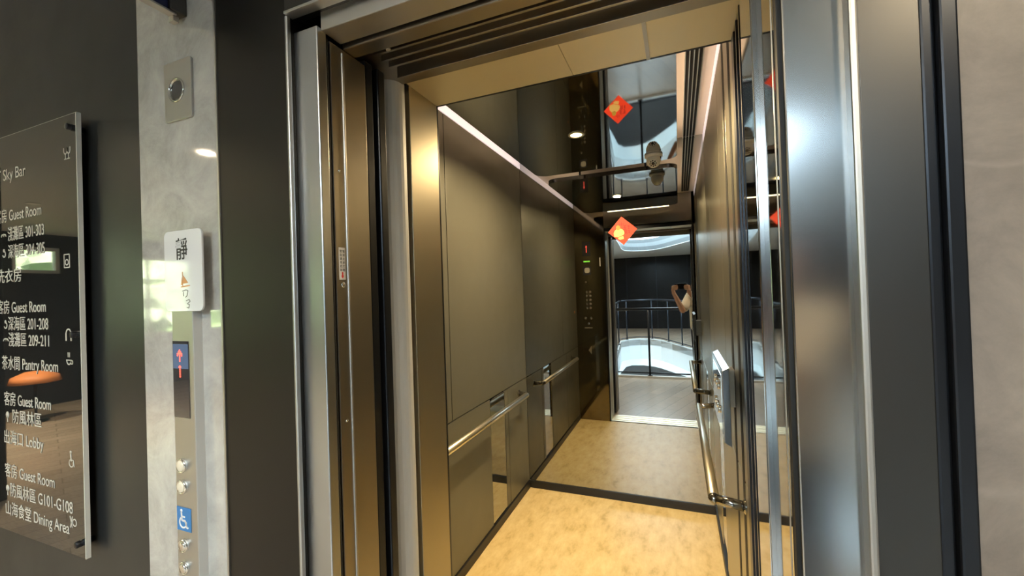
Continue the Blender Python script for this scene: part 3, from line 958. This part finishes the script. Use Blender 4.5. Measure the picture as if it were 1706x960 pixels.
bar(t, -1.752, 0.86, -1.740, 0.825, .004); bar(t, -1.738, 0.86, -1.751, 0.825, .004); ring(t, -1.727, 0.843, .012)
picto()
# small tree or wave marks before the room lines
for z, k in ((1.745, 0), (1.686, 1), (1.443, 1), (1.389, 0), (1.131, 2), (0.881, 2)):
    x = -2.135 if z > .95 else -2.145
    if k == 0:
        ring(t, x - .008, z, .010, .004, 0, 180); ring(t, x + .008, z, .010, .004, 0, 180); disc(t, x, z + .006, .005)
    elif k == 1:
        ring(t, x, z, .012, .004, 200, 430); disc(t, x, z + .012, .006)
    else:
        disc(t, x, z + .008, .011); bar(t, x, z + .005, x, z - .016, .004)
    picto()


# ------------------------------------------------------------------ hall call panel, placard, indicator plate, projecting sign
PY = 0.697
cpn = thing('call_panel', (-1.20, FY, 0.7), 'slim steel lift call panel with display and buttons on the marble', 'call panel')
t = MB(); t.box(-1.249, -1.165, PY, FY, 0.55, 1.62, .0015)
t.build('housing', M['steel_soft'], cpn)
MB().box(-1.1652, -1.1640, PY + .001, FY, 0.55, 1.62).build('side_sheen', M['alu'], cpn)  # paler strip added to give the housing's side its reflected brightness
d_ = MB().box(-1.247, -1.183, PY - .0012, PY + .001, 1.200, 1.400).build('display', M['glass_black'], cpn)
tag(MB().box(-1.245, -1.184, PY - .0018, PY - .0010, 1.328, 1.392).build('screen', M['reflection_blue'], d_), 'dim blue reflection painted on the display glass')  # stands for a reflection on the display glass, given its own glow
t = MB()
ax_, az_ = -1.217, 1.385
for (dx, dz) in [(0, 0), (0, -1), (0, -2), (0, -3), (0, -4), (0, -5), (0, -6), (-1, -1), (1, -1), (-2, -2), (2, -2), (-1, -2), (1, -2), (-2, -3), (2, -3), (0, -9), (0, -10), (0, -11), (-.6, -9.5), (.6, -9.5), (0, -12), (0, -13), (0, -14), (0, -15)]:
    t.lathe([(.0021, 0), (.0021, .0008), (0, .001)], (ax_ + dx * .0042, PY - .0018, az_ - .009 + dz * .0046), (0, -1, 0), 8)
tag(t.build('arrow', M['led_red'], d_), 'red dotted up arrow')
def call_button(x, z, r, m):
    b = MB().lathe([(r, 0), (r, .006), (r - .002, .008), (r - .004, .006), (r - .004, 0)], (x, PY, z), (0, -1, 0), 26).build('bezel', M['chrome'], cpn)
    MB().lathe([(r - .0045, 0), (r - .0045, .008), (r - .007, .0095), (0, .010)], (x, PY, z), (0, -1, 0), 26).build('button', m, b)
    return b
call_button(-1.218, 1.076, .0185, M['button'])
call_button(-1.218, 1.021, .0185, M['button'])
call_button(-1.218, 0.868, .017, M['chrome'])
call_button(-1.218, 0.811, .017, M['chrome'])
wl = MB().box(-1.246, -1.190, PY - .0012, PY - .0001, 0.905, 0.966).build('wheelchair_label', M['blue'], cpn)
tag(wl, 'blue wheelchair label')
ty_s = ty
ty = PY - .0014
t = MB()
disc(t, -1.2275, .957, .0042)
bar(t, -1.2275, .953, -1.2255, .931, .0055); bar(t, -1.2255, .942, -1.213, .942, .004); bar(t, -1.2255, .932, -1.212, .932, .005); bar(t, -1.213, .932, -1.206, .914, .005); bar(t, -1.206, .914, -1.200, .916, .004)
ring(t, -1.2215, .927, .0155, .004, 110, 375)
t.build('wheelchair_mark', M['white'], wl)

# white placard over the top of the panel
plq = thing('placard', (-1.21, PY, 1.49), 'white acrylic placard with a large black character over the call panel', 'placard')
PZ = 0.690
pl_x0, pl_x1, pl_z0, pl_z1 = -1.262, -1.110, 1.478, 1.688
MB().prism(rrect(pl_x0, pl_x1, pl_z0, pl_z1, .016), 'y', PZ, PZ + .005, .0008).build('plate', M['placard'], plq)
MB().box(-1.245, -1.167, PZ + .005, PY, 1.50, 1.66).build('backing', M['acrylic_edge'], plq)
t = MB(); t.text('\u975c', (-1.212, PZ - .0002, 1.617), .060, width=.046, bold=.006, depth=.0005); t.build('large_character', M['black_ink'], plq)
ty = PZ - .0002
t = MB()
t.prism([(-1.185, 1.571), (-1.187, 1.549), (-1.166, 1.551)], 'y', ty - .0003, ty); t.prism([(-1.191, 1.566), (-1.189, 1.546), (-1.195, 1.546)], 'y', ty - .0003, ty)
bar(t, -1.195, 1.541, -1.160, 1.544, .003); bar(t, -1.188, 1.58, -1.188, 1.542, .002)
t.build('sail_mark', M['orange_ink'], plq)
t = MB()
sc_pts = [(-1.190, 1.530), (-1.176, 1.533), (-1.168, 1.531), (-1.172, 1.518), (-1.178, 1.514)]
for a, b in zip(sc_pts, sc_pts[1:]): bar(t, *a, *b, .0018)
bar(t, -1.186, 1.528, -1.186, 1.517, .0016)
sc2 = [(-1.176, 1.505), (-1.164, 1.508), (-1.160, 1.503), (-1.172, 1.497), (-1.163, 1.495), (-1.166, 1.486), (-1.174, 1.488)]
for a, b in zip(sc2, sc2[1:]): bar(t, *a, *b, .0018)
t.build('script_writing', M['grey_ink'], plq)

# round plate higher on the marble
ip = thing('lamp_plate', (-1.232, FY, 2.07), 'steel wall plate with a round recessed lens high on the marble', 'wall plate')
IY = FY - .006
t = MB()
t.prism(rrect(-1.287, -1.174, 1.991, 2.152, .008), 'y', IY, FY, .001); t.build('plate', M['steel_soft'], ip)
MB().lathe([(.033, 0), (.033, .003), (.029, .0035), (.027, .001), (.027, 0)], (-1.234, IY, 2.072), (0, -1, 0), 32).build('ring', M['polish'], ip)
MB().lathe([(.027, 0), (.024, .0012), (0, .0014)], (-1.234, IY, 2.072), (0, -1, 0), 28).build('lens', M['glass_black'], ip)

ps = thing('hanging_sign', (-1.212, FY, 2.30), 'dark blue projecting sign with steel edge at the top of the marble', 'sign')
MB().box(-1.222, -1.202, 0.40, 0.700, 2.262, 2.60, .002).build('board', M['navy'], ps)
MB().box(-1.232, -1.1925, 0.680, FY, 2.262, 2.60, .003).build('bracket', M['steel_dark'], ps)
MB().box(-1.224, -1.1995, 0.40, 0.70, 2.2565, 2.262, .001).build('bottom_edge', M['steel_soft'], ps)
MB().box(-1.226, -1.206, 0.694, 0.708, 2.242, 2.257, .001).build('lug', M['steel_soft'], ps)

# notice and screws on the left reveal
nx = -0.7358
nt_ = thing('notice_label', (nx, 0.772, 1.55), 'narrow white notice with a red down arrow on the left door reveal', 'label')
ny0, ny1, nz0, nz1 = 0.7610, 0.7800, 1.542, 1.618
MB().box(nx, nx + .0006, ny0, ny1, nz0, nz1).build('sheet', M['white_paper'], nt_)
t = MB()
colA = '\u96fb\u68af\u6b64\u8655\u6253\u958b'
colB = '\u7dca\u6025\u8acb\u6309\u6b64\u9215'
for i, ch in enumerate(colA):
    t.text(ch, (nx + .0006, 0.7715, nz1 - .0115 - i * .0088), .0072, right=(0, 1, 0), up=(0, 0, 1), depth=.0003, bold=.01)
for i, ch in enumerate(colB):
    t.text(ch, (nx + .0006, 0.7630, nz1 - .0115 - i * .0088), .0072, right=(0, 1, 0), up=(0, 0, 1), depth=.0003, bold=.01)
t.build('lettering', M['grey_ink'], nt_)
t = MB(); t.prism([(.7685, 1.560), (.7725, 1.560), (.7725, 1.552), (.7750, 1.552), (.7705, 1.5445), (.7660, 1.552), (.7685, 1.552)], 'x', nx + .0005, nx + .0009)
t.build('down_arrow', M['red_ink'], nt_)
for (yy_, z_, lab) in ((0.772, 1.530, 'keyhole screw just under the white notice on the left reveal'), (0.771, 1.210, 'small screw low on the left door reveal'), (0.770, 1.80, 'small screw high on the left door reveal')):
    r_ = .0065 if z_ > 1.5 and z_ < 1.7 else .0035
    tag(MB().lathe([(r_, 0), (r_, .0015), (r_ * .6, .0025), (0, .0026)], (nx, yy_, z_), (1, 0, 0), 16).build('screw', M['chrome']), lab, 'screw')
tag(MB().tube([(-0.655, 0.845, 2.135), (-0.645, 0.850, 2.108)], .006, 12).build('stop_bolt', M['steel_soft']), 'short steel stop bolt sticking down under the door head', 'bolt')

# ------------------------------------------------------------------ railings around the opening
def railing(name, pts, posts, label, top_r=.022):
    cx = sum(p[0] for p in pts) / len(pts); cy = sum(p[1] for p in pts) / len(pts)
    rr_ = thing(name, (cx, cy, 0.03), label, 'railing', 'guard railings around the atrium')
    MB().tube([(x, y, 1.14) for x, y in pts], top_r, 12).build('top_rail', M['rail_dark'], rr_)
    MB().tube([(x, y, 0.075) for x, y in pts], .012, 10).build('bottom_rail', M['rail_dark'], rr_)
    for x, y in posts:
        t = MB(); t.tube([(x, y, 0.038), (x, y, 1.135)], .017, 12); t.lathe([(.04, 0), (.04, .008), (.02, .012)], (x, y, .03), (0, 0, 1), 16)
        t.build('post', M['rail_dark'], rr_)
    return rr_


OFF = grow(VOID, 1.012)
near = [(-1.235, -1.262), (1.41, -1.262)]
railing('railing', near, [(x, -1.262) for x in (-1.15, -0.485, 0.30, 1.05)], 'straight dark railing nearest the lift door')
left = [OFF[0], OFF[1], OFF[2], OFF[3]]
left = [(left[0][0], left[0][1] - .06)] + left[1:]
def along(pts, step, s0=.3):
    out = []; d = s0; acc = 0
    for a, b in zip(pts, pts[1:]):
        L = math.hypot(b[0] - a[0], b[1] - a[1])
        while d <= acc + L:
            k = (d - acc) / L
            out.append((a[0] + (b[0] - a[0]) * k, a[1] + (b[1] - a[1]) * k)); d += step
        acc += L
    return out
railing('railing', left, along(left, 1.1, .5), 'long dark railing running away on the left of the opening')
far = [(OFF[3][0] + .03, OFF[3][1] - .06)] + OFF[4:8] + [OFF[8], OFF[9], OFF[10], OFF[11]]
railing('railing', far, along(far, .82, .3), 'curved dark railing on the far side of the opening')

# landing ceiling lamps, with lobby ones added to brighten the lobby floor
spots = [(-0.75, -8.2, 'small spotlight beyond the atrium by the far wall'), (-0.55, -0.85, 'spotlight in the landing ceiling straight before the lift door'), (-3.2, -0.6, 'spotlight in the landing ceiling before the directory'), (0.9, -0.3, 'spotlight in the landing ceiling right of the lift'), (-7.6, -0.6, 'added spotlight in the lobby ceiling nearest the black end wall'), (-6.4, -0.9, 'added spotlight in the lobby ceiling along the charcoal wall'), (-3.4, -5.2, 'added spotlight in the lobby ceiling left of the atrium')]
for x, y, lab in spots:
    hl = thing('ceiling_spotlight', (x, y, HZ), lab, 'ceiling light', 'landing spotlights')
    MB().lathe([(.045, 0), (.055, 0), (.056, -.004), (.052, -.007), (.044, -.006)], (x, y, HZ), (0, 0, 1), 24).build('ring', M['white'], hl)
    MB().lathe([(0, -.004), (.044, -.003)], (x, y, HZ), (0, 0, 1), 24).build('diffuser', M['hall_lamp'], hl)
    area('spotlight_beam', (x, y, HZ - .02), (0, 0, 0), .09, .09, 26 if x > -3.3 else 150, (1, .80, .52), 150, 'DISK')

struct('wall_pier', MB().box(-5.25, -4.95, -0.21, 0.45, 0, HZ, .004), M['black_wall'], 'black pier standing in the lobby', 'wall')

# lobby furniture seen in reflections
pf = thing('pouf', (-8.3, -4.15, 0), 'round grey and pale striped pouf on the lobby floor', 'pouf')
MB().lathe([(0, 0), (.30, 0), (.36, .06), (.38, .18), (.34, .30), (.22, .37), (0, .39)], (-8.3, -4.15, 0), (0, 0, 1), 32).build('body', M['fabric'], pf)
t = MB()
for k in range(6):
    a = k * PI / 3
    ca, sa = math.cos(a), math.sin(a)
    t.tube([(-8.3 + ca * r, -4.15 + sa * r, z) for r, z in ((.385, .15), (.37, .24), (.345, .305), (.225, .376), (.05, .392))], .018, 8)
t.build('stripe', M['fabric_pale'], pf)
fl = thing('table_lamp', (-7.9, -1.42, 0), 'low orange shaded floor lamp by the black lobby wall', 'lamp')
MB().lathe([(.12, 0), (.12, .02), (.02, .03), (.014, .05), (.014, .52)], (-7.9, -1.42, 0), (0, 0, 1), 20).build('stand', M['steel_black'], fl)
MB().lathe([(.24, .52), (.22, .60), (.10, .66), (0, .67)], (-7.9, -1.42, 0), (0, 0, 1), 24).build('shade', M['orange'], fl)

# ------------------------------------------------------------------ the person photographing
def capsule(t, a, b, ra, rb, n=12):
    a, b = Vector(a), Vector(b)
    d = (b - a); L = d.length
    if L < 1e-6:
        t.sphere(a, ra, n, n); return
    prof = []
    for k in range(7):
        q = math.radians(-90 + 90 * k / 6); prof.append((ra * math.cos(q), ra * math.sin(q)))
    for k in range(7):
        q = math.radians(90 * k / 6); prof.append((rb * math.cos(q), L + rb * math.sin(q)))
    prof[0] = (0, -ra); prof[-1] = (0, L + rb)
    t.lathe(prof, a, d, n)


def remesh(o, vox, smooth=3):
    m = o.modifiers.new('join', 'REMESH'); m.mode = 'VOXEL'; m.voxel_size = vox; m.use_smooth_shade = True
    s = o.modifiers.new('soft', 'SMOOTH'); s.factor = .5; s.iterations = smooth
    dg = bpy.context.evaluated_depsgraph_get()
    me = bpy.data.meshes.new_from_object(o.evaluated_get(dg))
    for mm in o.data.materials:
        pass
    o.modifiers.clear()
    old = o.data
    o.data = me
    bpy.data.meshes.remove(old)
    return o


P0 = Vector((0.335, -0.47, 0))
def W(x, y, z): return Vector((P0.x + x, P0.y + y, z))
per = thing('person', (P0.x, P0.y, 0), 'person in a cream shirt holding up a phone, seen in the mirror', 'person')
hd = W(-.01, .05, 1.565)
hl_ = {'shL': W(-.175, 0, 1.36), 'elL': Vector((0.045, -.27, 1.165)), 'wrL': Vector((-.060, -.115, 1.405)),
       'shR': W(.175, 0, 1.36), 'elR': Vector((0.33, -.24, 1.16)), 'wrR': Vector((.128, -.115, 1.425))}
b = MB()
# trunk, neck, head
for (z0, z1, r0, r1, sy) in ((.90, 1.06, .125, .115, 1), (1.06, 1.30, .115, .125, 1)):
    capsule(b, W(-.05, 0, z0), W(-.05, 0, z1), r0, r1); capsule(b, W(.05, 0, z0), W(.05, 0, z1), r0, r1)
capsule(b, W(-.14, 0, 1.345), W(.14, 0, 1.345), .062, .062)
capsule(b, W(-.07, 0, 1.36), W(0, .01, 1.42), .06, .055); capsule(b, W(.07, 0, 1.36), W(0, .01, 1.42), .06, .055)
capsule(b, W(0, 0, 1.36), W(-.005, .03, 1.50), .055, .05)
b.sphere(hd + Vector((0, -.005, .035)), .1, 24, 18, (.76, .95, 1.0))
b.sphere(hd + Vector((0, .022, -.045)), .07, 20, 14, (.82, .95, 1.0))
capsule(b, hd + Vector((0, .086, .018)), hd + Vector((0, .108, -.016)), .008, .013)
b.sphere(hd + Vector((-.011, .098, -.019)), .008, 10, 8); b.sphere(hd + Vector((.011, .098, -.019)), .008, 10, 8)
capsule(b, hd + Vector((-.034, .083, .028)), hd + Vector((.034, .083, .028)), .010, .010)
capsule(b, hd + Vector((-.018, .084, -.047)), hd + Vector((.018, .084, -.047)), .0075, .0075)
capsule(b, hd + Vector((-.016, .082, -.057)), hd + Vector((.016, .082, -.057)), .0085, .0085)
b.sphere(hd + Vector((0, .074, -.090)), .022, 12, 10)
for s in (-1, 1):
    b.sphere(hd + Vector((s * .078, -.005, .005)), .028, 12, 10, (.38, .7, 1.1))
    # legs and feet
    capsule(b, W(s * .09, 0, .90), W(s * .095, .015, .49), .088, .058)
    capsule(b, W(s * .095, .015, .49), W(s * .10, -.01, .09), .056, .038)
    capsule(b, W(s * .10, -.02, .055), W(s * .11, .15, .04), .038, .032)
for sd, s in (('L', -1), ('R', 1)):
    capsule(b, hl_['sh' + sd], hl_['el' + sd], .052, .041)
    capsule(b, hl_['el' + sd], hl_['wr' + sd], .041, .026)
# phone first: its box decides where the fingers go
ph_c = Vector((0.032, -.062, 1.502)); pw, phh, pt = .152, .074, .008
pho = thing('phone', ph_c, 'black phone held sideways in both hands in the mirror', 'phone')
t = MB(); t.box(ph_c.x - pw / 2, ph_c.x + pw / 2, ph_c.y - pt / 2, ph_c.y + pt / 2, ph_c.z - phh / 2, ph_c.z + phh / 2, .0035, 3); t.build('body', M['phone'], pho)
t = MB(); t.box(ph_c.x - pw / 2 + .004, ph_c.x + pw / 2 - .004, ph_c.y - pt / 2 - .0004, ph_c.y - pt / 2 + .0002, ph_c.z - phh / 2 + .004, ph_c.z + phh / 2 - .004); t.build('screen', M['glass_black'], pho)
t = MB(); t.prism(rrect(ph_c.x - pw / 2 + .008, ph_c.x - pw / 2 + .034, ph_c.z + .004, ph_c.z + .032, .006), 'y', ph_c.y + pt / 2 - .0002, ph_c.y + pt / 2 + .0018); cb = t.build('camera_bump', M['steel_black'], pho)
for dx, dz in ((.015, .012), (.027, .012), (.015, .024)):
    MB().lathe([(.0048, 0), (.0048, .0012), (0, .0014)], (ph_c.x - pw / 2 + dx, ph_c.y + pt / 2 + .0018, ph_c.z + dz), (0, 1, 0), 14).build('lens', M['cam_dark'], cb)
# hands: palm beside the phone's short end, four fingers curled over its back, thumb on the screen side
for s, wr in ((-1, hl_['wrL']), (1, hl_['wrR'])):
    xe = ph_c.x + s * pw / 2
    palm = Vector((xe + s * .025, ph_c.y - .020, ph_c.z - .035))
    capsule(b, wr, palm + Vector((0, -.012, -.012)), .026, .024)
    capsule(b, palm + Vector((0, -.012, -.012)), palm + Vector((0, .004, .030)), .022, .018)
    capsule(b, palm + Vector((-s * .004, .004, -.014)), palm + Vector((0, .006, .034)), .014, .013)
    for k, (dz, ln) in enumerate(((.036, .040), (.017, .047), (-.002, .044), (-.020, .034))):
        k1 = palm + Vector((0, .010, dz))
        k2 = Vector((xe + s * .012, ph_c.y + .012, ph_c.z - .025 + dz * .95))
        k3 = Vector((xe - s * ln * .45, ph_c.y + .0165, ph_c.z - .024 + dz * .95))
        k4 = Vector((xe - s * ln * .8, ph_c.y + .0145, ph_c.z - .024 + dz * .92))
        capsule(b, k1, k2, .0098, .0088, 10); capsule(b, k2, k3, .0088, .0080, 10); capsule(b, k3, k4, .0080, .0070, 10)
    th0 = palm + Vector((-s * .004, -.018, -.008))
    th1 = Vector((xe + s * .004, ph_c.y - .022, ph_c.z - .028)); th2 = Vector((xe - s * .022, ph_c.y - .0155, ph_c.z - .014))
    capsule(b, th0, th1, .0125, .0110, 10); capsule(b, th1, th2, .0110, .0085, 10)
body = b.build('body', M['skin'], per)
remesh(body, .0045, 2)
# eyes
for s in (-1, 1):
    MB().sphere(hd + Vector((s * .030, .080, .010)), .0115, 14, 10).build('eye', M['white'], per)
    MB().sphere(hd + Vector((s * .030, .0875, .010)), .0055, 10, 8).build('pupil', M['cam_dark'], per)
# hair
t = MB()
t.sphere(hd + Vector((0, -.020, .058)), .1, 24, 18, (.84, .98, .95))
t.sphere(hd + Vector((0, -.050, -.01)), .085, 20, 14, (.92, .72, 1.0))
h_ = t.build('hair', M['hair'], per)
remesh(h_, .006, 4)
# shirt
t = MB()
capsule(t, W(-.055, -.002, .93), W(-.06, 0, 1.29), .142, .142, 20); capsule(t, W(.055, -.002, .93), W(.06, 0, 1.29), .142, .142, 20)
capsule(t, W(-.15, 0, 1.35), W(.15, 0, 1.35), .075, .075, 16)
capsule(t, W(-.06, 0, 1.385), W(.06, 0, 1.385), .064, .064, 16)
for sd in 'LR':
    a, e = hl_['sh' + sd], hl_['el' + sd]
    capsule(t, a, a.lerp(e, .80), .070, .066, 16)
s_ = t.build('shirt', M['shirt'], per)
remesh(s_, .008, 3)
# trousers
t = MB()
capsule(t, W(-.06, 0, .88), W(.06, 0, .88), .128, .128, 18)
for s in (-1, 1):
    capsule(t, W(s * .085, 0, .86), W(s * .095, .012, .49), .108, .078, 16)
    capsule(t, W(s * .095, .012, .49), W(s * .10, -.01, .12), .078, .066, 16)
remesh(t.build('trousers', M['trousers'], per), .009, 3)
for s in (-1, 1):
    t = MB()
    capsule(t, W(s * .10, -.035, .052), W(s * .11, .10, .048), .047, .045, 14); capsule(t, W(s * .11, .10, .045), W(s * .115, .165, .040), .044, .036, 14)
    t.box(P0.x + s * .105 - .045, P0.x + s * .105 + .045, P0.y - .085, P0.y + .195, 0.0, .022, .01)
    remesh(t.build('shoe', M['shoe'], per), .006, 2)
